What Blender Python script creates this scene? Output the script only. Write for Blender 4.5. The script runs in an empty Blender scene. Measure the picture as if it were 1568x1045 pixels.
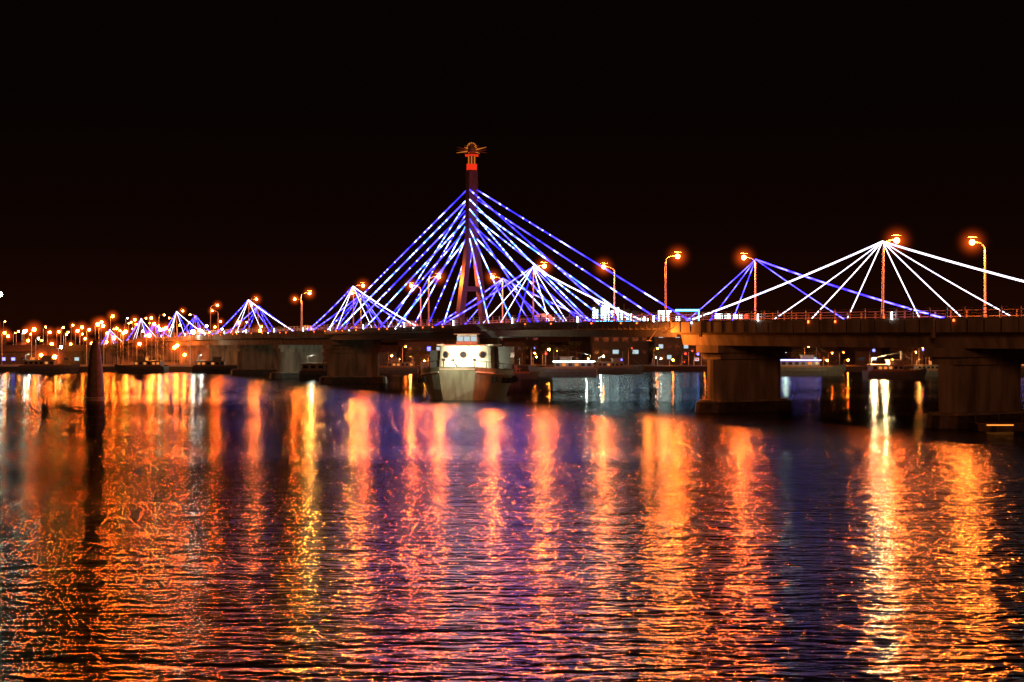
import bpy, math, random
from mathutils import Vector, Matrix
random.seed(7)
S = bpy.context.scene
CAM_H = 8.8

# ------------------------------------------------------------ materials
def new_mat(name):
    m = bpy.data.materials.new(name); m.use_nodes = True
    m.node_tree.nodes.clear(); return m, m.node_tree.nodes, m.node_tree.links
def surf(name, col, rough=0.7, metal=0.0, var=0.25, scale=1.5, streak=False):
    m, n, l = new_mat(name)
    o = n.new('ShaderNodeOutputMaterial'); b = n.new('ShaderNodeBsdfPrincipled')
    g = n.new('ShaderNodeNewGeometry'); t = n.new('ShaderNodeTexNoise'); r = n.new('ShaderNodeValToRGB')
    t.inputs['Scale'].default_value = scale; t.inputs['Detail'].default_value = 6
    if streak:
        mp = n.new('ShaderNodeMapping'); mp.inputs['Scale'].default_value = (1, 1, .18)
        l.new(g.outputs['Position'], mp.inputs[0]); l.new(mp.outputs[0], t.inputs['Vector'])
    else: l.new(g.outputs['Position'], t.inputs['Vector'])
    r.color_ramp.elements[0].position = .3; r.color_ramp.elements[1].position = .7
    r.color_ramp.elements[0].color = (*[c*(1-var) for c in col], 1)
    r.color_ramp.elements[1].color = (*[min(1, c*(1+var)) for c in col], 1)
    l.new(t.outputs['Fac'], r.inputs['Fac']); l.new(r.outputs['Color'], b.inputs['Base Color'])
    b.inputs['Roughness'].default_value = rough; b.inputs['Metallic'].default_value = metal
    l.new(b.outputs[0], o.inputs['Surface']); return m
def emit(name, col, s, samp=False):
    m, n, l = new_mat(name)
    o = n.new('ShaderNodeOutputMaterial'); e = n.new('ShaderNodeEmission')
    e.inputs['Color'].default_value = (*col, 1); e.inputs['Strength'].default_value = s
    l.new(e.outputs[0], o.inputs['Surface'])
    m.cycles.emission_sampling = 'FRONT' if samp else 'NONE'
    return m
def led(name, stops, scale, st=4.5):
    m, n, l = new_mat(name)
    o = n.new('ShaderNodeOutputMaterial'); e = n.new('ShaderNodeEmission')
    g = n.new('ShaderNodeNewGeometry'); t = n.new('ShaderNodeTexNoise'); r = n.new('ShaderNodeValToRGB')
    t.inputs['Scale'].default_value = scale; t.inputs['Detail'].default_value = 1
    l.new(g.outputs['Position'], t.inputs['Vector'])
    cr = r.color_ramp
    while len(cr.elements) < len(stops): cr.elements.new(.5)
    for el, (p, c) in zip(cr.elements, stops): el.position = p; el.color = (*c, 1)
    l.new(t.outputs['Fac'], r.inputs['Fac']); l.new(r.outputs['Color'], e.inputs['Color'])
    e.inputs['Strength'].default_value = st
    l.new(e.outputs[0], o.inputs['Surface']); m.cycles.emission_sampling = 'NONE'; return m

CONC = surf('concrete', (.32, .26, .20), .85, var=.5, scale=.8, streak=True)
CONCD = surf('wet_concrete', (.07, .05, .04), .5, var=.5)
ASPH = surf('asphalt', (.05, .05, .05), .9)
PAINT = surf('road_paint', (.75, .75, .72), .6, var=.1)
STEEL = surf('painted_steel', (.20, .17, .16), .45, .3)
STEELB = surf('girder_steel', (.12, .11, .13), .5, .3)
POLE = surf('galvanised_steel', (.40, .36, .34), .4, .6)
HULLM = surf('boat_hull_paint', (.06, .07, .08), .5)
HULLF = surf('ferry_hull_paint', (.32, .36, .28), .5, streak=True)
CABM = surf('boat_cabin_paint', (.70, .69, .57), .5, var=.12)
CABD = surf('small_boat_cabin_paint', (.18, .16, .14), .5, var=.2)
WOODM = surf('boat_trim_wood', (.18, .09, .05), .6)
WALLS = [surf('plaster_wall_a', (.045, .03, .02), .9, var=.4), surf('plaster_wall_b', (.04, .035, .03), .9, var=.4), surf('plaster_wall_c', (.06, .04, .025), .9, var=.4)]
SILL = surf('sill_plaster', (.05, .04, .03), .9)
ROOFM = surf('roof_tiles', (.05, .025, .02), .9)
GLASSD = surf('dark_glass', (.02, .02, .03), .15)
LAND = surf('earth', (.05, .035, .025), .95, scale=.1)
LEAF = surf('foliage', (.04, .06, .02), .9, var=.5, scale=.6)
BARK = surf('bark', (.08, .06, .04), .9)
RUBBER = surf('rubber', (.02, .02, .02), .8)
SODIUM2 = emit('distant_sodium_lamp', (1, .16, .012), 400, True)
YELL = emit('distant_yellow_lamp', (1, .34, .03), 380, True)
WHITEL = emit('distant_white_lamp', (.85, 1, .8), 130, True)
BULB = emit('sodium_bulb_glass', (1, .3, .05), 60)
WIN_W = emit('lit_window_warm', (1, .30, .06), .8)
WIN_C = emit('lit_window_cool', (.75, .95, 1), .7)
WIN_R = emit('red_neon', (1, .06, .03), 3)
WIN_G = emit('green_neon', (.1, 1, .35), 2)
WIN_B = emit('blue_neon', (.12, .12, 1), 6)
CYAN = emit('cyan_neon', (.08, .5, 1), 10)
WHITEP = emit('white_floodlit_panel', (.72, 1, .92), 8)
REDL = emit('small_red_marker', (1, .10, .02), 10)
WHL = emit('small_white_marker', (.9, .95, 1), 10)
FAN_W = led('white_led_tube', [(.3, (.6, .6, 1)), (.5, (1, .85, .95)), (.7, (.65, .7, 1))], .3, 4)
FAN_B = led('violet_led_tube', [(.38, (.016, .008, .8)), (.47, (.045, .03, 1)), (.57, (.10, .09, 1)), (.66, (.024, .012, 1))], .35, 12)
STAY_W = led('stay_led_white', [(.36, (.04, .028, 1)), (.44, (.07, .12, 1)), (.50, (.42, .5, .8)), (.56, (.04, .16, .8)), (.62, (.03, .022, .9)), (.68, (.3, .36, .9))], .28, 8.5)
STAY_B = led('stay_led_blue', [(.38, (.009, .006, .3)), (.47, (.028, .02, .9)), (.55, (.045, .034, 1)), (.60, (.3, .32, .9)), (.64, (.012, .008, .4))], .28, 10)

# ------------------------------------------------------------ mesh builder
class MB:
    def __init__(s): s.v = []; s.f = []; s.m = []; s.mats = []
    def mi(s, mat):
        if mat not in s.mats: s.mats.append(mat)
        return s.mats.index(mat)
    def add(s, vs, fs, mat):
        o = len(s.v); k = s.mi(mat)
        s.v += [tuple(v) for v in vs]
        for f in fs: s.f.append([o+i for i in f]); s.m.append(k)
    def box(s, c, size, mat, ux=(1, 0, 0), uy=(0, 1, 0), top=1.0):
        ux = Vector(ux); uy = Vector(uy); c = Vector(c); uz = Vector((0, 0, 1)); a, b, h = [q/2 for q in size]
        vs = []
        for z in (-1, 1):
            k = top if z > 0 else 1
            for x, y in ((-1, -1), (1, -1), (1, 1), (-1, 1)):
                vs.append(c+ux*a*x*k+uy*b*y*k+uz*h*z)
        s.add(vs, [(0, 3, 2, 1), (4, 5, 6, 7), (0, 1, 5, 4), (1, 2, 6, 5), (2, 3, 7, 6), (3, 0, 4, 7)], mat)
    def tube(s, p0, p1, r0, r1, mat, n=6, cap=True):
        p0 = Vector(p0); p1 = Vector(p1); d = (p1-p0).normalized()
        a = d.cross(Vector((0, 0, 1)) if abs(d.z) < .95 else Vector((1, 0, 0))).normalized(); b = d.cross(a)
        vs = []
        for p, r in ((p0, r0), (p1, r1)):
            for i in range(n):
                t = 2*math.pi*i/n; vs.append(p+(a*math.cos(t)+b*math.sin(t))*r)
        fs = [(i, (i+1) % n, n+(i+1) % n, n+i) for i in range(n)]
        if cap: fs += [tuple(range(n))[::-1], tuple(range(n, 2*n))]
        s.add(vs, fs, mat)
    def ell(s, c, r, mat, nu=10, nv=7):
        c = Vector(c); vs = []; fs = []
        for j in range(nv+1):
            ph = math.pi*j/nv
            for i in range(nu):
                th = 2*math.pi*i/nu
                vs.append((c.x+r[0]*math.sin(ph)*math.cos(th), c.y+r[1]*math.sin(ph)*math.sin(th), c.z+r[2]*math.cos(ph)))
        for j in range(nv):
            for i in range(nu):
                fs.append((j*nu+i, (j+1)*nu+i, (j+1)*nu+(i+1) % nu, j*nu+(i+1) % nu))
        s.add(vs, fs, mat)
    def lathe(s, c, prof, mat, n=40, sq=1.0):
        c = Vector(c); vs = []; fs = []
        for r, z in prof:
            for i in range(n):
                t = 2*math.pi*i/n; vs.append((c.x+r*math.cos(t), c.y+r*sq*math.sin(t), c.z+z))
        for j in range(len(prof)-1):
            for i in range(n): fs.append((j*n+i, j*n+(i+1) % n, (j+1)*n+(i+1) % n, (j+1)*n+i))
        fs.append(tuple(range((len(prof)-1)*n, len(prof)*n)))
        s.add(vs, fs, mat)
    def mesh(s, name):
        me = bpy.data.meshes.new(name); me.from_pydata(s.v, [], s.f)
        for m in s.mats: me.materials.append(m)
        me.polygons.foreach_set('material_index', s.m); me.update(); return me
    def obj(s, name, parent=None, smooth=False):
        me = s.mesh(name)
        if smooth: me.polygons.foreach_set('use_smooth', [True]*len(me.polygons))
        o = bpy.data.objects.new(name, me); S.collection.objects.link(o)
        if parent: o.parent = parent
        return o
def empty(name):
    e = bpy.data.objects.new(name, None); S.collection.objects.link(e); return e
_pl = {}
def plight(parent, loc, L, r, col):
    """spherical bulb of radiance L and radius r"""
    k = (L, r, col)
    if k not in _pl:
        d = bpy.data.lights.new('bulb', 'POINT'); d.energy = L*4*math.pi**2*r*r; d.color = col; d.shadow_soft_size = r; _pl[k] = d
    o = bpy.data.objects.new('bulb', _pl[k]); S.collection.objects.link(o); o.parent = parent; o.location = loc; return o

# ------------------------------------------------------------ bridge alignment
NE = [(97, 56, 10.6), (78, 87, 10.8), (58.5, 118.5, 10.9), (39, 150, 11.0), (19.5, 181.5, 11.2), (3, 209, 11.4), (-14.2, 240, 11.2),
      (-30.5, 272, 10.95), (-46.6, 313, 10.85), (-65.7, 354, 10.75), (-86, 405, 10.5), (-110, 466, 10.2), (-131, 527, 10.0),
      (-154, 590, 9.8), (-180, 660, 8.5), (-208, 735, 6.5), (-238, 815, 4), (-268, 895, 1.9)]
def cr(t):
    n = len(NE)-1; t = max(0, min(n-1e-6, t)); i = int(t); u = t-i
    P = [Vector(NE[max(0, min(n, k))]) for k in (i-1, i, i+1, i+2)]
    return .5*((2*P[1])+(-P[0]+P[2])*u+(2*P[0]-5*P[1]+4*P[2]-P[3])*u*u+(-P[0]+3*P[1]-3*P[2]+P[3])*u**3)
def frame(t):
    p = cr(t); a = cr(t-.03); b = cr(t+.03); d = (b-a); d.z = 0; d.normalize()
    return p, d, Vector((d.y, -d.x, 0))
def at(t, off, dz=0):
    p, d, nn = frame(t); return p+nn*off+Vector((0, 0, dz))
def sweep(mb, t0, t1, sec, mat, step=.125):
    k = max(2, int((t1-t0)/step)+1); vs = []; fs = []; n = len(sec)
    for j in range(k+1):
        t = t0+(t1-t0)*j/k
        for o, z in sec: vs.append(at(t, o, z))
    for j in range(k):
        for i in range(n): fs.append((j*n+i, j*n+(i+1) % n, (j+1)*n+(i+1) % n, (j+1)*n+i))
    fs += [tuple(range(n)), tuple(range(k*n, k*n+n))[::-1]]
    mb.add(vs, fs, mat)
WID = 13.0
bridge = empty('cable_stayed_bridge')
mb = MB()
secC = [(-.4, 0), (WID+.4, 0), (WID+.4, -1.3), (WID-1.2, -1.6), (WID-1.6, -2.9), (1.6, -2.9), (1.2, -1.6), (-.4, -1.3)]
secS = [(-.4, 0), (WID+.4, 0), (WID+.4, -.7), (WID-.6, -.95), (WID-.9, -1.9), (.9, -1.9), (.6, -.95), (-.4, -.7)]
sweep(mb, 0, 3.95, secC, CONC)
sweep(mb, 7.48, 17, secC, CONC)
for i in range(70):
    t = .1+i*.055
    p, d, nn = frame(t); mb.box(p+nn*-.43+Vector((0, 0, -.65)), (.10, .10, 1.25), CONCD if i % 4 else STEEL, d, nn)
for t in (.02+.8, 1.8, 2.8, 3.78): 
    p, d, nn = frame(t); mb.box(p+nn*-.5+Vector((0, 0, -.9)), (.35, .25, 1.9), CONC, d, nn)
mb.obj('approach_span_deck', bridge)
mb = MB(); sweep(mb, 3.96, 7.47, secS, STEELB)
for i in range(90):
    t = 3.98+i*.0388
    p, d, nn = frame(t); mb.box(p+nn*-.1+Vector((0, 0, -1.0+.33)), (.12, .7, .6), STEEL, d, nn)
mb.obj('swing_span_deck', bridge)
mb = MB()
sweep(mb, 0, 17, [(1.6, .004), (WID-1.6, .004), (WID-1.6, .008), (1.6, .008)], ASPH)
for a, b in ((-.3, 1.5), (WID-1.5, WID+.3)):
    sweep(mb, 0, 17, [(a, .001), (b, .001), (b, .16), (a, .16)], CONC)
for i in range(200):
    t = i*.085; sweep(mb, t, t+.035, [(WID/2-.08, .012), (WID/2+.08, .012), (WID/2+.08, .014), (WID/2-.08, .014)], PAINT, 1)
mb.obj('roadway', bridge)
mb = MB()
for off in (-.2, WID+.2):
    for z in (.5, .8, 1.15):
        sweep(mb, 0, 14, [(off-.05, z), (off+.05, z), (off+.05, z+.08), (off-.05, z+.08)], STEEL, .25)
    t = 0
    while t < 13:
        p, d, nn = frame(t); mb.box(p+nn*off+Vector((0, 0, .7)), (.14, .14, 1.1), STEEL, d, nn)
        t += .06
mb.obj('railing', bridge)
mb = MB()
t = 0.2; k = 0
while t < 12:
    p, d, nn = frame(t)
    big = k % 5 == 0
    mt = WHL if (big or random.random() < .12) else REDL
    h = .8 if big else random.uniform(.12, .3)
    if big or random.random() < .55:
        mb.box(p+nn*-.48+Vector((0, 0, .45 if big else -.1)), (.12, .10, h), mt, d, nn)
    t += .11; k += 1
mb.obj('deck_marker_lights', bridge)

def pier(t, name='bridge_pier'):
    p, d, nn = frame(t); mb = MB(); zt = p.z-2.9; c = p+nn*WID/2
    def P(z): return Vector((c.x, c.y, z))
    mb.box(P(zt-.45), (4.2, WID-1.0, .9), CONC, d, nn)
    mb.box(P(zt-1.3), (3.4, WID-2.4, .8), CONC, d, nn)
    def stad(hl, hw, z0, z1, mat, flare=1.0):
        pts = []
        for s_, a0 in ((1, -90), (-1, 90)):
            for k in range(9):
                a = math.radians(a0+k*22.5)
                pts.append((s_*hl+math.cos(a)*hw, math.sin(a)*hw))
        vs = []
        for z, fl in ((z0, flare), (z1, 1)):
            for a, b in pts: vs.append(P(z)+nn*a*fl+d*b*fl)
        n = len(pts); fs = [(i, (i+1) % n, n+(i+1) % n, n+i) for i in range(n)]
        fs += [tuple(range(n)), tuple(range(n, 2*n))]
        mb.add(vs, fs, mat)
    stad(4.2, 1.35, 1.5, zt-1.7, CONC)
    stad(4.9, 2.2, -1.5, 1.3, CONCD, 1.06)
    stad(4.7, 2.0, 1.3, 1.55, CONC)
    return mb.obj(name)
piers = [pier(t) for t in (.8, 1.8, 2.8, 3.78, 7.55, 8.5, 9.35, 10.1, 11, 12, 13, 14)]
# sodium service lamps bracketed to the fascia at the end of the approach span
for ts, dzs in ((3.93, -1.9), (4.02, -2.9)):
    fx = at(ts, -2.0, dzs)
    mb = MB(); mb.tube(at(ts, -.4, -.6), fx+Vector((0, 0, .55)), .06, .05, STEEL, 6); mb.box(fx+Vector((0, 0, .55)), (.6, .5, .1), STEEL)
    svc = mb.obj('service_lamp', bridge)
    plight(svc, tuple(fx), 330, .36, (1, .22, .025))

# low service pontoon beside the right-hand pier
mb = MB(); P0 = Vector((54, 140, 0))
mb.box(P0+Vector((0, 0, .25)), (17, 2.4, .9), CONCD); mb.box(P0+Vector((0, 0, .76)), (17.2, 2.6, .1), WOODM)
for k in range(8): mb.tube(P0+Vector((-8+k*2.3, 1.1, .8)), P0+Vector((-8+k*2.3, 1.1, 1.7)), .04, .04, STEEL, 6); 
mb.box(P0+Vector((0, 1.1, 1.7)), (16.4, .06, .06), STEEL)
for k in range(5): mb.tube(P0+Vector((-7+k*3.5, -1.35, -.2)), P0+Vector((-7+k*3.5, -1.35, .5)), .25, .25, RUBBER, 8)
pt = mb.obj('service_pontoon')
mb = MB()
for k in range(4): mb.box(P0+Vector((-6.4+k*4.3, -1.33, .6)), (2.6, .05, .09), emit('pontoon_strip_light', (1, .3, .04), 2.0) if k == 0 else bpy.data.materials['pontoon_strip_light'])
mb.obj('strip_lights', pt)

# pivot pier
TP = 5.9
pc = at(TP, WID/2); pc0 = Vector((pc.x, pc.y, 0))
mb = MB()
mb.lathe(pc0, [(4.8, -2), (4.9, .2), (5.2, .6), (5.2, 1.6), (4.2, 1.7), (4.0, 7.2), (4.7, 8.1), (4.7, 9.2)], CONC, 48)
for k in range(20):
    a = 2*math.pi*k/20; u = Vector((math.cos(a), math.sin(a), 0))
    mb.tube(pc0+u*4.2+Vector((0, 0, 1.7)), pc0+u*4.05+Vector((0, 0, 7.2)), .16, .16, CONCD, 6)
mb.obj('swing_bridge_pivot_pier')

# ferry
GREENF = (1, .98, .64)
fer = empty('passenger_ferry')
mb = MB(); L = 20.0; st = 16; rows = []
for i in range(st+1):
    f = i/st; xx = -L/2+L*f
    bw = 6.3*(1-.55*max(0, (f-.55)/.45)**2.4)*(.86+.14*min(1, f*4))
    if i == st: bw *= .9
    zs = 4.3+.7*max(0, (f-.5)*2)**2; wl = .80
    rows.append([(xx-.9*f, 0, -1), (xx-.9*f, -bw*wl, -.4), (xx-.3*f, -bw*.9, 1.6), (xx, -bw, zs-.9), (xx, -bw*1.02, zs), (xx, bw*1.02, zs), (xx, bw, zs-.9), (xx-.3*f, bw*.9, 1.6), (xx-.9*f, bw*wl, -.4)])
vs = [v for r in rows for v in r]; fs = []
for i in range(st):
    for k in range(9): fs.append((i*9+k, i*9+(k+1) % 9, (i+1)*9+(k+1) % 9, (i+1)*9+k))
fs += [tuple(range(9)), tuple(range(st*9, st*9+9))]
mb.add(vs, fs, HULLF)
for i in range(st):
    for s_ in (-1, 1):
        a = Vector(rows[i][3 if s_ < 0 else 6]); b = Vector(rows[i+1][3 if s_ < 0 else 6])
        mb.tube(a+Vector((0, s_*.08, .1)), b+Vector((0, s_*.08, .1)), .16, .16, CABM, 6)
        a = Vector(rows[i][4 if s_ < 0 else 5]); b = Vector(rows[i+1][4 if s_ < 0 else 5])
        mb.tube(a+Vector((0, 0, .9)), b+Vector((0, 0, .9)), .05, .05, STEEL, 5); mb.tube(a, a+Vector((0, 0, .9)), .05, .05, STEEL, 5)
        if i % 2 == 0: mb.tube(a+Vector((0, s_*.2, -2.0)), a+Vector((0, s_*.25, -1.2)), .35, .35, RUBBER, 8)
mb.tube((L/2, -2.5, 4.6), (L/2, 2.5, 4.6), .14, .14, CABM, 6)
mb.obj('hull', fer)
mb = MB()
n_ = 15; vs = []
for z in (4.5, 8.1):
    for k in range(n_):
        a = math.radians(-90+180*k/(n_-1)); k2 = 1 if z < 5 else .95
        vs.append((1.2+2.6*math.cos(a)*k2, 3.9*math.sin(a)*k2, z))
    vs.append((-8, 3.9, z)); vs.append((-8, -3.9, z))
nn2 = n_+2
mb.add(vs, [(i, (i+1) % nn2, nn2+(i+1) % nn2, nn2+i) for i in range(nn2)]+[tuple(range(nn2)), tuple(range(nn2, 2*nn2))], CABM)
for a in (-44, 0, 44):
    a = math.radians(a); c = Vector((1.2+2.6*math.cos(a)*.975, 3.9*math.sin(a)*.975, 6.7)); u = Vector((math.cos(a), math.sin(a)*.75, 0)).normalized()
    mb.tube(c-u*.1, c+u*.12, .55, .55, WOODM, 18); mb.tube(c, c+u*.16, .44, .44, GLASSD, 18)
mb.box((-3.2, 0, 8.2), (10.8, 8.3, .18), CABM)
mb.box((-1.2, 0, 9.1-.05), (2.6, 3.2, 1.5), CABM, top=.9); mb.box((-1.2, 0, 9.88), (3.2, 3.8, .14), WOODM)
for y in (-1, 0, 1): mb.box((.12, y, 9.15), (.1, .8, .7), WIN_C)
mb.box((-4.5, 5.1, 6.2), (6, 2.2, 3.4), HULLM); mb.box((-5.5, -5.0, 5.9), (5, 2.0, 2.8), HULLM)
for k in range(4): mb.box((-6.6+k*1.4, 6.22, 6.6), (.9, .06, .9), GLASSD)
mb.tube((-2.6, .8, 9.9), (-2.6, .8, 10.8), .06, .04, STEEL, 6)
mb.obj('deckhouse', fer)
fer.location = (-7.0, 221, 0); fer.rotation_euler = (0, 0, math.radians(-96)); fer.scale = (1.06, 1.06, 1.0)
mb = MB()
for y in (-2.2, 2.2): mb.tube((8.2, y, 4.6), (8.2, y, 6.0), .07, .07, STEEL, 6); mb.box((8.2, y, 6.0), (.3, .5, .35), STEEL)
mb.tube((9.7, 0, 4.9), (14.3, 0, 6.0), .10, .06, STEEL, 6); mb.box((14.4, 0, 6.05), (.4, .5, .25), STEEL)
mb.obj('floodlight_stand', fer)
for y in (-2.2, 2.2):
    d = bpy.data.lights.new('deck_floodlight', 'SPOT'); d.energy = 3300; d.color = GREENF; d.spot_size = math.radians(75); d.shadow_soft_size = .15; d.spot_blend = .6
    o = bpy.data.objects.new('deck_floodlight', d); S.collection.objects.link(o); o.parent = fer; o.location = (7.95, y, 6.1)
    o.rotation_euler = Vector((-1, -y*.06, -.02)).to_track_quat('-Z', 'Y').to_euler()
d = bpy.data.lights.new('bow_floodlight', 'SPOT'); d.energy = 1200; d.color = GREENF; d.spot_size = math.radians(110); d.shadow_soft_size = .15; d.spot_blend = .8
o = bpy.data.objects.new('bow_floodlight', d); S.collection.objects.link(o); o.parent = fer; o.location = (14.3, 0, 5.85)
o.rotation_euler = Vector((-1, 0, -.7)).to_track_quat('-Z', 'Y').to_euler()

# pylon
mb = MB(); base, d, nn = frame(TP); c = base+nn*WID/2; dz = c.z
def cz(z, off=0): return Vector((c.x, c.y, z))+nn*off
def quadleg(p0, p1, w0, w1, l0, l1, mat):
    vs = []
    for p, w, l in ((p0, w0, l0), (p1, w1, l1)):
        for a, b in ((-1, -1), (1, -1), (1, 1), (-1, 1)): vs.append(p+nn*a*w/2+d*b*l/2)
    mb.add(vs, [(0, 3, 2, 1), (4, 5, 6, 7), (0, 1, 5, 4), (1, 2, 6, 5), (2, 3, 7, 6), (3, 0, 4, 7)], mat)
PYL = surf('pylon_paint', (.022, .012, .024), .6)
for s_ in (-1, 1):
    quadleg(cz(dz, s_*2.4), cz(26, s_*.55), 1.1, .8, 1.5, 1.2, PYL)
quadleg(cz(26), cz(37.6), 1.9, 1.6, 1.4, 1.3, PYL)
quadleg(cz(17.2), cz(18.0), 3.3, 3.2, 1.0, 1.0, PYL)
mb.obj('pylon', bridge)
mb = MB()
GOLD = emit('crown_gold_light', (1, .26, .03), .65); CRED = emit('crown_red_light', (1, .035, .01), .9); CDIM = emit('crown_dim_red', (1, .12, .04), .09)
mb.box(cz(38.1), (1.7, 1.5, 1.0), CRED); mb.box(cz(39.3), (1.35, 1.2, 1.4), CDIM)
for x in (-.5, 0, .5):
    mb.box(cz(39.2)+Vector((x, -.66, 0)), (.16, .1, 1.5), GOLD); mb.box(cz(39.2)+Vector((x, .66, 0)), (.16, .1, 1.5), GOLD)
mb.box(cz(40.1), (2.2, 1.6, .2), CRED)
for k in range(17):
    a = math.radians(-25+k*230/16); r = 2.6 if k in (1, 2, 3, 13, 14, 15) else 1.5+.25*(k % 2)
    u = Vector((math.cos(a), 0, math.sin(a)*.75))
    mb.tube(cz(40.9)+u*.5, cz(40.9)+u*r, .13, .03, CDIM if k % 3 else GOLD, 5)
    v = Vector((0, math.cos(a), math.sin(a)*.8)); mb.tube(cz(40.9)+v*.5, cz(40.9)+v*r, .10, .03, CDIM, 5)
mb.lathe(cz(40.2), [(.3, 0), (.75, .5), (.7, 1), (.35, 1.6), (.08, 2.2)], STEELB, 12)
for k in range(9):
    a = math.radians(k*22.5); mb.ell(cz(41.4)+Vector((.75*math.cos(a), -.5, .75*math.sin(a))), (.11, .1, .11), GOLD, 6, 4)
mb.obj('pylon_crown', bridge)

mb = MB()
for side in (-1, 1):
    for j, off in enumerate((.3, WID-.3)):
        for k in range(6):
            dt = side*(.5+k*.215)
            zt = 26+k*1.65
            top = cz(zt, (-.7 if j == 0 else .7))+d*side*.6
            bot = at(TP+dt, off, .25)
            if side > 0: mat = STAY_W if (k+j) % 2 == 0 else STAY_B
            else: mat = STAY_B if (k % 3 == (1 if j else 2) or k > 4) else STAY_W
            rr = random.uniform(.085, .12)
            mb.tube(top, bot, rr, rr, mat, 6)
mb.obj('stay_cables', bridge)

# ------------------------------------------------------------ street lamps on bridge
def lamp_mesh():
    mb = MB()
    mb.tube((0, 0, 0), (0, 0, .5), .22, .2, POLE, 10); mb.tube((0, 0, .5), (0, 0, 7.6), .14, .09, POLE, 8)
    pr = Vector((0, 0, 7.6))
    for k in range(1, 7):
        a = k/6*math.pi/2; q = Vector((1.3*(1-math.cos(a))*1.0, 0, 7.6+.75*math.sin(a)))
        mb.tube(pr, q, .08, .07, POLE, 6); pr = q
    mb.tube(pr, pr+Vector((.25, 0, 0)), .07, .06, POLE, 6)
    mb.box(pr+Vector((.55, 0, .56)), (1.1, .5, .10), STEEL, top=.7)
    mb.ell(pr+Vector((.65, 0, -.04)), (.30, .30, .30), BULB, 10, 7)
    return mb.mesh('street_lamp')
LM = lamp_mesh()
def glowmat(name, st, powr):  # self-glowing volume that paints a lamp's halo, no actual mist
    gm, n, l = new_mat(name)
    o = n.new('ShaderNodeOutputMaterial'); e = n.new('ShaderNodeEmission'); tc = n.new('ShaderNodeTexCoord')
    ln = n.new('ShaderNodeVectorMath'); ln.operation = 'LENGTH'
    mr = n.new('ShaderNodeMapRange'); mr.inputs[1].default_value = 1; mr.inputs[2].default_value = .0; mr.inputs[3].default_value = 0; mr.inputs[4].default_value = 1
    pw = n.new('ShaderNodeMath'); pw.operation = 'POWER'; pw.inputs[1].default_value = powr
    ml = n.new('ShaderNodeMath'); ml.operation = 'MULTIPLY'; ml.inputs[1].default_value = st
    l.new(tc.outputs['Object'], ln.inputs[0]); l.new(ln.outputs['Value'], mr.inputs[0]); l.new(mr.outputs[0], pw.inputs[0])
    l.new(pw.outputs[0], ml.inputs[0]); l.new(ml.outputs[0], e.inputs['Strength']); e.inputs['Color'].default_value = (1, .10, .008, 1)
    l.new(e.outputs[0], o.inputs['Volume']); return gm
gb = MB(); gb.ell((0, 0, 0), (1, 1, 1), glowmat('lamp_painted_halo', 1.5, 5), 20, 12); GM = gb.mesh('painted_halo')
gb = MB(); gb.ell((0, 0, 0), (1, 1, 1), glowmat('distant_lamp_painted_halo', .6, 3), 14, 8); GM2 = gb.mesh('painted_halo')
FAR = -.075
for i in range(0, 16):
    for j, off in enumerate((.15, WID-.15)):
        p, d_, nn_ = frame(i+(0 if j == 0 else FAR)); lo = bpy.data.objects.new('street_lamp', LM); S.collection.objects.link(lo)
        lo.location = p+nn_*off+Vector((0, 0, .16)); ang = math.atan2(nn_.y, nn_.x)
        lo.rotation_euler = (random.uniform(-.01, .01), 0, ang+(math.pi if j else 0)+random.uniform(-.05, .05))
        Lr = random.uniform(2000, 3000) if i < 7 else (2000 if i < 9 else 800)
        plight(lo, (1.95, 0, 8.31), Lr, .52, random.choice(((1, .16, .015), (1, .135, .012), (1, .20, .02))) if i != 8 else (1, .32, .03))
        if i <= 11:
            g = bpy.data.objects.new('painted_halo', GM); S.collection.objects.link(g); g.parent = lo  # painted halo ball centred on the bulb
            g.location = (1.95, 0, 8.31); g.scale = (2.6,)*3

for i in range(1, 16):
    j = 0 if i % 2 == 1 else 1
    off = .1 if j == 0 else WID-.1
    ti = i+(FAR if j else 0)
    mb = MB(); top = at(ti, off, 8.3)
    for k, dt in enumerate((-.85, -.44, -.28, -.135, .135, .28, .44, .85)):
        b = at(ti+dt, off, .3)
        if j == 0: mat = FAN_W
        else: mat = FAN_B if (k % 4 or i > 5) else FAN_W
        if i >= 5 and j == 0 and k % 3 == 1: mat = FAN_B
        r = .10 if abs(dt) > .8 else .055
        if i == 4: 
            mat = FAN_B
            if k in (2, 3, 7): continue
        if abs(dt) < .2 and i > 5: continue
        prev = top
        for q in range(1, 9):
            f = q/8; pt_ = top.lerp(b, f)-Vector((0, 0, .25*4*f*(1-f)*(abs(dt)/.85)))
            mb.tube(prev, pt_, r, r, mat, 5, False); prev = pt_
    mb.obj('decorative_light_fan')

# ------------------------------------------------------------ water, land
m, n, l = new_mat('river_water')
o = n.new('ShaderNodeOutputMaterial'); b = n.new('ShaderNodeBsdfPrincipled'); g = n.new('ShaderNodeNewGeometry')
b.inputs['Base Color'].default_value = (.003, .002, .003, 1); b.inputs['IOR'].default_value = 1.34
b.inputs['Anisotropic'].default_value = .92
tg = n.new('ShaderNodeCombineXYZ'); tg.inputs[1].default_value = 1; l.new(tg.outputs[0], b.inputs['Tangent'])
def noise(scale, detail, sc=(1, 1, 1), rot=0):
    mp = n.new('ShaderNodeMapping'); mp.inputs['Scale'].default_value = sc; mp.inputs['Rotation'].default_value = (0, 0, rot)
    t = n.new('ShaderNodeTexNoise'); t.inputs['Scale'].default_value = scale; t.inputs['Detail'].default_value = detail
    l.new(g.outputs['Position'], mp.inputs['Vector']); l.new(mp.outputs[0], t.inputs['Vector']); return t.outputs['Fac']
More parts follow.
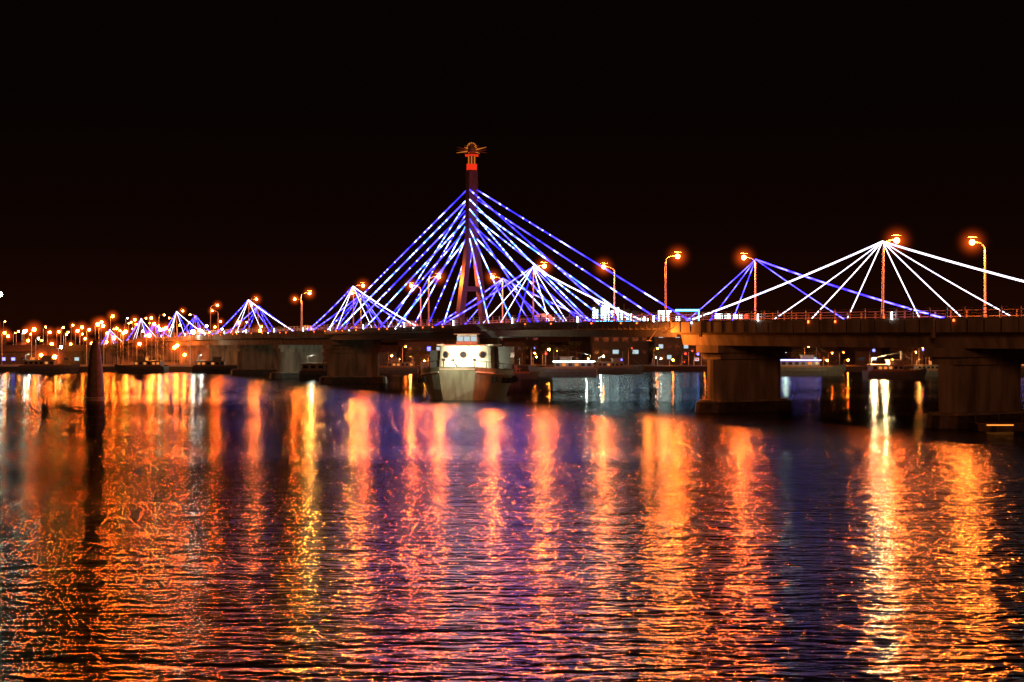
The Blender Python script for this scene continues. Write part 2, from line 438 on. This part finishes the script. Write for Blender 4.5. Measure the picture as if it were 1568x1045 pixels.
def math_(op, a, bb):
    q = n.new('ShaderNodeMath'); q.operation = op
    for i_, x in enumerate((a, bb)):
        if isinstance(x, (int, float)): q.inputs[i_].default_value = x
        else: l.new(x, q.inputs[i_])
    return q.outputs[0]
n1 = noise(2.1, 1.5, (.42, 1.1, 1), .10); n2 = noise(.55, 1, (.40, 1.1, 1), -.10); n3 = noise(4.6, 1, (.5, 1, 1), .12)
patch = noise(.012, 3, (.35, 1.6, 1))
h = math_('ADD', math_('ADD', math_('MULTIPLY', n1, .19), math_('MULTIPLY', n2, .27)), math_('MULTIPLY', n3, .035))
# sheltered water by the banks, breeze in mid-river
sx = n.new('ShaderNodeSeparateXYZ'); l.new(g.outputs['Position'], sx.inputs[0])
yy = math_('DIVIDE', sx.outputs['Y'], 400)
cr2 = n.new('ShaderNodeValToRGB'); l.new(yy, cr2.inputs[0]); E = cr2.color_ramp.elements
E[0].position = .09; E[0].color = (.155,)*3+(1,); E[1].position = .22; E[1].color = (.185,)*3+(1,)
q = E.new(.42); q.color = (.185,)*3+(1,); q = E.new(.56); q.color = (.115,)*3+(1,)
rp = n.new('ShaderNodeMapRange'); rp.inputs[1].default_value = .40; rp.inputs[2].default_value = .58; rp.inputs[3].default_value = .85; rp.inputs[4].default_value = 1.15
l.new(patch, rp.inputs[0]); l.new(math_('MULTIPLY', cr2.outputs[0], rp.outputs[0]), b.inputs['Roughness'])
bp = n.new('ShaderNodeBump'); bp.inputs['Strength'].default_value = 1; bp.inputs['Distance'].default_value = 1.0
l.new(h, bp.inputs['Height']); l.new(bp.outputs[0], b.inputs['Normal']); l.new(b.outputs[0], o.inputs['Surface'])
mb = MB(); mb.add([(-4000, -600, 0), (4000, -600, 0), (4000, 6000, 0), (-4000, 6000, 0)], [(0, 1, 2, 3)], m); mb.obj('river_water')

def shore(x): return 408+8*math.sin(x/47)+5*math.sin(x/19+1)-.10*max(0, x)+.02*min(0, x)
mb = MB(); xs = [-4000, -1200]+[x*12-600 for x in range(101)]+[1200, 4000]
def sh(x): return shore(x) if abs(x) < 700 else shore(math.copysign(700, x))
vs = []
for x in xs: vs += [(x, sh(x), -1), (x, sh(x)+1.2, 1.5), (x, sh(x)+9, 1.7), (x, 6000, 3)]
fs = []
for i in range(len(xs)-1):
    for k in range(3): fs.append((i*4+k, (i+1)*4+k, (i+1)*4+k+1, i*4+k+1))
mb.add(vs, fs, LAND); mb.obj('river_bank_ground')

# ------------------------------------------------------------ buildings
def building(x, y, w, dp, h, lit=.25, cool=.3, name='riverside_building', pitched=None):
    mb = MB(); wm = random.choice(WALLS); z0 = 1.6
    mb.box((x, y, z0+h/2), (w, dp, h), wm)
    if pitched is None: pitched = h < 8
    if pitched:
        a = w/2+.4; bq = dp/2+.4; z = z0+h+.003
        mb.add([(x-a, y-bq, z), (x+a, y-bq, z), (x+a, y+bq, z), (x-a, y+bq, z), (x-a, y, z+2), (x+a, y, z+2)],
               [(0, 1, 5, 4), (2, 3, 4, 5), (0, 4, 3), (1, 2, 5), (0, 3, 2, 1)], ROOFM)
    else:
        for sx in (-1, 1): mb.box((x+sx*(w/2-.1), y, z0+h+.4), (.25, dp, .8), wm)
        mb.box((x, y-dp/2+.12, z0+h+.4), (w-.5, .25, .8), wm)
        mb.box((x+w*.2, y+dp*.1, z0+h+1), (w*.25, dp*.3, 2), SILL)
    fl = max(1, int(h/3.2)); nc = max(2, int(w/2.6))
    for f in range(fl):
        for c_ in range(nc):
            wx = x-w/2+(c_+.5)*w/nc; wz = z0+1.7+f*3.2
            r = random.random()
            pm = GLASSD
            if r < lit*(2.0 if f == 0 else 1): pm = WIN_C if random.random() < cool else random.choice((WIN_W, WIN_W, WIN_W, WIN_R, WIN_W, WIN_G, WIN_B))
            mb.box((wx, y-dp/2-.03, wz), (w/nc*random.uniform(.25, .5), .08, random.uniform(.6, 1.2)), pm)
            mb.box((wx, y-dp/2-.06, wz-.75), (w/nc*.6, .2, .12), SILL)
        if f: mb.box((x, y-dp/2-.1, z0+f*3.2-.05), (w+.1, .25, .14), SILL)
    mb.obj(name)
x = -330
while x < 270:
    w = random.uniform(7, 16); y = sh(x)+random.uniform(22, 40)
    h = random.choice((4, 4, 7, 7, 10)) if x > -65 else random.choice((4, 4, 5, 7))
    if not (-125 < x+w/2 < -65) and not (22 < x+w/2 < 60): building(x+w/2, y, w-.8, 10, h, .13)
    x += w+random.uniform(0, 6)
x = -420
while x < 330:
    w = random.uniform(9, 18)
    if not (-165 < x+w/2 < -95): building(x+w/2, sh(x)+random.uniform(75, 110), w, 12, random.choice((7, 8, 10, 10)), .10)
    x += w+random.uniform(6, 26)

mb = MB(); X0, Y0 = 33, 438
mb.box((X0, Y0, 8), (17, 12, 13), WALLS[1])
steps = [(-8.5, 20), (-6, 21.0), (-3, 19.5), (0, 18.6), (3, 18), (6, 17), (8.5, 16)]
for i in range(len(steps)-1):
    xa, za = steps[i]; xb, _ = steps[i+1]
    mb.box((X0+(xa+xb)/2, Y0, (14.5+za)/2), (xb-xa-.25, 8, za-14.5), WALLS[1])
    for q in range(3):
        if random.random() < .8: mb.box((X0+xa+.5+q*.9, Y0-4.1, (14.9+za)/2-random.uniform(0, .6)), (.6, .15, (za-15.6)*random.uniform(.5, 1)), WHITEP)
    for z in (12.6,): mb.box((X0+(xa+xb)/2, Y0-6.1, z), (xb-xa-.7, .15, 1.2), WIN_C)
    mb.box((X0+(xa+xb)/2, Y0-6.1, 9.3), (xb-xa-1.2, .15, 1.2), GLASSD)
    mb.box((X0+(xa+xb)/2, Y0-6.1, 5.5), (xb-xa-1.2, .15, 1.2), random.choice((WIN_C, GLASSD, GLASSD)))
    mb.tube((X0+(xa+xb)/2, Y0, za), (X0+(xa+xb)/2, Y0, za+random.uniform(.5, 2)), .15, .08, STEEL, 5)
mb.box((X0, Y0-4.5, 14.7), (17.4, .3, .35), CYAN)
mb.obj('floodlit_hall')
mb = MB(); X0, Y0 = 49.5, 430
mb.box((X0, Y0, 8.8), (13, 10, 14.4), WALLS[1])
mb.box((X0-3.9, Y0-5.1, 16.3), (3.8, .2, 3.2), WHITEP); mb.box((X0+2.9, Y0-5.1, 18.0), (7.2, .3, .5), CYAN); mb.box((X0+6.3, Y0-5.2, 16.2), (.35, .3, 3), CYAN)
mb.box((X0+1.6, Y0-5, 17.0), (9.6, .4, 1.0), WALLS[0])
mb.box((X0+.2, Y0-5.1, 15.2), (1.4, .15, 1.8), WHITEP); mb.box((X0+3.4, Y0-5.1, 15.0), (1.8, .15, 1.2), WIN_C)
for z in (4, 7.2, 10.4):
    for k in range(5): mb.box((X0-5+k*2.5, Y0-5.05, z), (1.3, .12, 1.2), random.choice((WIN_C, GLASSD, GLASSD)))
mb.obj('neon_trimmed_building')
mb = MB(); X0, Y0 = 67, 440
mb.box((X0, Y0, 8.4), (15, 10, 13.6), WALLS[0]); mb.box((X0, Y0, 15.4), (15.4, 10.4, .3), SILL)
for k, w_ in ((-3.9, 2.4), (-.9, 2.0), (2, 2.6), (4.6, 1.2)): mb.box((X0+k, Y0-5.1, 16.4), (w_, .2, 1.5), WHITEP if k != 4.6 else WIN_R)
mb.box((X0, Y0-5, 15.8), (12, .15, 1.9), STEEL)
for z in (4, 7.2, 10.4):
    for k in range(5): mb.box((X0-5+k*2.5, Y0-5.05, z), (1.3, .12, 1.2), random.choice((WIN_W, GLASSD, GLASSD)))
mb.obj('hotel_with_rooftop_sign')

# ------------------------------------------------------------ distant lamps
mb = MB(); glows = []
def dl(x, y, z, mat, r=.4):
    mb.tube((x, y, 1.6), (x, y, z-.3), .12, .08, POLE, 5, False); mb.tube((x, y, z), (x+1, y-.6, z+.3), .06, .06, POLE, 4, False)
    mb.box((x+1, y-.6, z+.6), (1, .6, .1), STEEL); mb.ell((x+1, y-.6, z), (r, r, r), mat, 6, 4)
N = 100
for i in range(N):
    bear = -.372+.20*(i+random.random())/N; y = random.uniform(416, 480) if i % 3 == 0 else random.uniform(430, 700)
    z = random.choice((4, 6, 8, 9, 10, 11, 12))+random.uniform(-.5, .5)+(y-418)/45
    mt = random.choice((SODIUM2,)*6+(YELL, WHITEL)); r = random.uniform(.22, .58)
    if -.30 < bear < -.22: z += random.uniform(0, 4)
    dl(bear*y, y, z, mt, r)
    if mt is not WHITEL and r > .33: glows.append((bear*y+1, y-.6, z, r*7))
for i in range(78):
    bear = random.uniform(-.19, .37); x = bear*405; y = sh(x)+random.uniform(3, 16); z = random.uniform(2.6, 7.5)
    mt = random.choice((SODIUM2, SODIUM2, SODIUM2, YELL, WHITEL, WIN_R, WIN_B)); r = random.uniform(.10, .28)
    if mt in (WIN_R, WIN_B): r *= 1.6
    dl(x, y, z, mt, r)
ql = mb.obj('quayside_street_lamps')
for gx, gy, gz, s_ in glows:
    g_ = bpy.data.objects.new('painted_halo', GM2); S.collection.objects.link(g_); g_.parent = ql; g_.location = (gx, gy, gz); g_.scale = (s_,)*3  # painted halos added around the larger distant lamps
mb = MB(); dl(-.3598*416-.9, 416, 22.5, WHITEL, .8); mb.obj('floodlight_mast')

mb = MB()
for i in range(70):
    x = random.uniform(-300, 260)
    if -105 < x < -72: continue
    y = sh(x)+random.uniform(13, 19); H = random.uniform(4, 7.5)
    mb.tube((x, y, 1.5), (x+.2, y, 1.5+H*.55), .22, .12, BARK, 6)
    for a in range(3): mb.tube((x+.1, y, 1.5+H*.4), (x+random.uniform(-1.5, 1.5), y+random.uniform(-1, 1), 1.5+H*.75), .1, .04, BARK, 4)
    cl = [(random.uniform(-1.6, 1.6), random.uniform(-1.4, 1.4), random.uniform(.5, 1)*H) for _ in range(7)]
    for k in range(220):
        cx, cy, czz = random.choice(cl); p = Vector((x+cx+random.gauss(0, .55), y+cy+random.gauss(0, .5), 1.5+czz+random.gauss(0, .4)))
        a = Vector((random.uniform(-1, 1), random.uniform(-1, 1), random.uniform(-1, 1)))*.3; b_ = Vector((random.uniform(-1, 1), random.uniform(-1, 1), random.uniform(-1, 1)))*.3
        mb.add([p, p+a, p+b_], [(0, 1, 2)], LEAF)
mb.obj('distant_trees')

# ------------------------------------------------------------ boats
def boat(x, y, ang, L, lampcol, lamps, cabin=.5, name='fishing_boat', neon=None):
    mb = MB(); B = L*.15; st = 12; rows = []
    for i in range(st+1):
        f = i/st; xx = -L/2+L*f
        bw = B*(1-max(0, (f-.55)/.45)**2.0)*(0.82+.18*min(1, f*4)); bw = max(bw, .04)
        sheer = .11*L*(1+.55*max(0, (f-.5)*2)**2+.12*(1-f)); kx = xx-(.0 if f < .9 else (f-.9)*L*.5)
        rows.append([(kx, 0, -.5), (kx, -bw*.75, -.1), (xx, -bw, sheer*.6), (xx, -bw*1.06, sheer), (xx, bw*1.06, sheer), (xx, bw, sheer*.6), (kx, bw*.75, -.1)])
    vs = [v for r in rows for v in r]; fs = []
    for i in range(st):
        for k in range(7): fs.append((i*7+k, i*7+(k+1) % 7, (i+1)*7+(k+1) % 7, (i+1)*7+k))
    fs += [tuple(range(7)), tuple(range(st*7, st*7+7))]
    mb.add(vs, fs, HULLM)
    zd = .115*L; cw = B*1.3
    for s_ in (-1, 1): mb.box((-L*.1, s_*B*1.03, zd+.25), (L*.75, .1, .35), WOODM)
    mb.box((-L*.17, 0, zd+L*.05), (L*cabin, cw, L*.10), CABD); mb.box((-L*.17, 0, zd+L*.105), (L*cabin+.8, cw+.5, .15), WOODM)
    mb.box((-L*.05, 0, zd+L*.14), (L*.16, cw*.75, L*.065), CABD); mb.box((-L*.05, 0, zd+L*.178), (L*.2, cw*.9, .12), WOODM)
    nwin = 6
    for k in range(nwin):
        for s_ in (-1, 1):
            mb.box((-L*.17-L*cabin/2+(k+.5)*L*cabin/nwin, s_*(cw/2+.02), zd+L*.06), (L*cabin/nwin*.6, .06, L*.04), random.choice((WIN_W, GLASSD, GLASSD)))
    mb.tube((L*.08, 0, zd), (L*.08, 0, zd+L*.32), .09, .05, STEEL, 6); mb.tube((L*.08, 0, zd+L*.3), (L*.42, 0, zd+L*.06), .02, .02, STEEL, 4)
    mb.tube((-L*.4, 0, zd), (-L*.4, 0, zd+L*.2), .07, .05, STEEL, 6); mb.tube((L*.08, 0, zd+L*.3), (-L*.4, 0, zd+L*.2), .02, .02, STEEL, 4)
    if neon:
        for s_ in (-1, 1): mb.box((-L*.17, s_*(cw/2+.32), zd+L*.105), (L*cabin+.8, .1, .25), neon)
    o_ = mb.obj(name)
    for k in range(lamps):
        plight(o_, (-L*.35+k*L*.3/max(1, lamps), -cw*.3*(k % 2), zd+L*(.2+.03*(k % 2))), *lampcol)
    o_.location = (x, y, 0); o_.rotation_euler = (0, 0, ang)
BW = (2300, .34, (1, .68, .28)); BG = (420, .2, (.8, 1, .8)); BY = (700, .2, (1, .35, .05))
BLUEN = emit('boat_blue_neon', (.2, .2, 1), 9)
boat(.270*330, 330, .15, 15, BW, 2)
boat(.0355*352, 352, 3.0, 17, BG, 1, .55, 'tour_boat', WHITEP)
boat(.003*300, 330, .1, 11, (1900, .25, (.9, 1, .75)), 1)
boat(.21*362, 362, .0, 18, BG, 1, .55, 'tour_boat', BLUEN)
boat(.347*350, 350, 3.1, 18, BG, 1, .55, 'tour_boat', BLUEN)
boat(.305*345, 352, .1, 13, BY, 1)
boat(.17*366, 366, 3.2, 12, BY, 1)
boat(-.205*392, 392, .1, 15, BG, 1)
boat(-.26*396, 394, 3.0, 15, BY, 2)
boat(-.325*392, 392, .2, 16, BG, 1)
boat(-.124*318, 322, .08, 17, BG, 1, .6)
boat(-.085*380, 384, 3.1, 14, BY, 1)
boat(.075*385, 385, .1, 14, BG, 1)

mb = MB(); mb.lathe((-.293*205, 205, 0), [(1.35, -1.5), (1.3, .3), (1.2, 2.6), (.95, 5.4), (.7, 7.6), (.5, 8.6), (.2, 9.0)], CONCD, 24)
mb.lathe((-.293*205, 205, 0), [(1.45, .2), (1.45, .7), (1.3, .75)], STEEL, 24)
mb.tube((-.293*205, 205, 9), (-.293*205, 205, 9.7), .06, .05, STEEL, 6)
mb.obj('mooring_pile')

# ------------------------------------------------------------ vehicles
def place(o_, t, off, flip=False):
    p, d_, nn_ = frame(t); o_.location = p+nn_*off+Vector((0, 0, .01)); o_.rotation_euler = (0, 0, math.atan2(d_.y, d_.x)+(math.pi if flip else 0))
def car():
    mb = MB(); cp = surf('car_paint', (.3, .3, .32), .3, var=.05)
    prof = [(-2.1, .4), (-2.1, .95), (-1.5, 1.05), (-1.0, 1.45), (.5, 1.48), (1.15, 1.0), (2.0, .85), (2.15, .4)]
    vs = [(a, s_*(.85 if z < 1.2 else .68), z) for s_ in (-1, 1) for a, z in prof]; k = len(prof)
    mb.add(vs, [tuple(range(k)), tuple(range(k, 2*k))[::-1]]+[(i, k+i, k+(i+1) % k, (i+1) % k) for i in range(k)], cp)
    for s_ in (-1, 1):
        for xx in (-1.35, 1.35): mb.tube((xx, s_*.65, .33), (xx, s_*.9, .33), .33, .33, RUBBER, 14)
        mb.ell((2.12, s_*.6, .72), (.08, .16, .12), WHL); mb.box((-2.12, s_*.65, .82), (.05, .25, .14), REDL)
        mb.add([(-.95, s_*.76, 1.08), (.95, s_*.76, 1.08), (.45, s_*.70, 1.4), (-.85, s_*.70, 1.4)], [(0, 1, 2, 3)], GLASSD)
    return mb.obj('car')
for t, off, fl in ((2.3, 4, True), (5.1, 4, True), (6.8, 8.8, False), (8.2, 4, True), (7.7, 9, False), (9.6, 4, True)): place(car(), t, off, fl)

# ------------------------------------------------------------ world / light / camera
w = bpy.data.worlds.new('World'); S.world = w; w.use_nodes = True
n = w.node_tree.nodes; l = w.node_tree.links; n.clear()
o = n.new('ShaderNodeOutputWorld'); bg = n.new('ShaderNodeBackground'); tc = n.new('ShaderNodeTexCoord'); sp = n.new('ShaderNodeSeparateXYZ'); r = n.new('ShaderNodeValToRGB')
l.new(tc.outputs['Generated'], sp.inputs[0]); l.new(sp.outputs['Z'], r.inputs['Fac']); l.new(r.outputs['Color'], bg.inputs['Color']); l.new(bg.outputs[0], o.inputs['Surface'])
e = r.color_ramp.elements; e[0].position = 0; e[0].color = (.0120, .0023, .0006, 1); e[1].position = .35; e[1].color = (.0012, .0007, .0004, 1)
q = e.new(.07); q.color = (.0045, .0011, .0004, 1); q = e.new(.16); q.color = (.0020, .0008, .0004, 1)
bg.inputs['Strength'].default_value = 1
fill_sun = bpy.data.lights.new('fill_sun', 'SUN'); fill_sun.energy = .25; fill_sun.color = (1, .32, .12); fill_sun.angle = math.radians(10)  # unseen fill added from the camera side, stands in for city glow
so = bpy.data.objects.new('added_fill_light', fill_sun); S.collection.objects.link(so); so.rotation_euler = (math.radians(78), 0, math.radians(-15))
cam = bpy.data.cameras.new('camera'); co = bpy.data.objects.new('camera', cam); S.collection.objects.link(co)
cam.lens = 50; cam.sensor_width = 36; cam.clip_end = 9000; cam.clip_start = .5
co.location = (0, 0, CAM_H); co.rotation_euler = (math.radians(90), 0, 0)
S.camera = co
S.view_settings.view_transform = 'Standard'; S.view_settings.look = 'None'; S.view_settings.exposure = 0
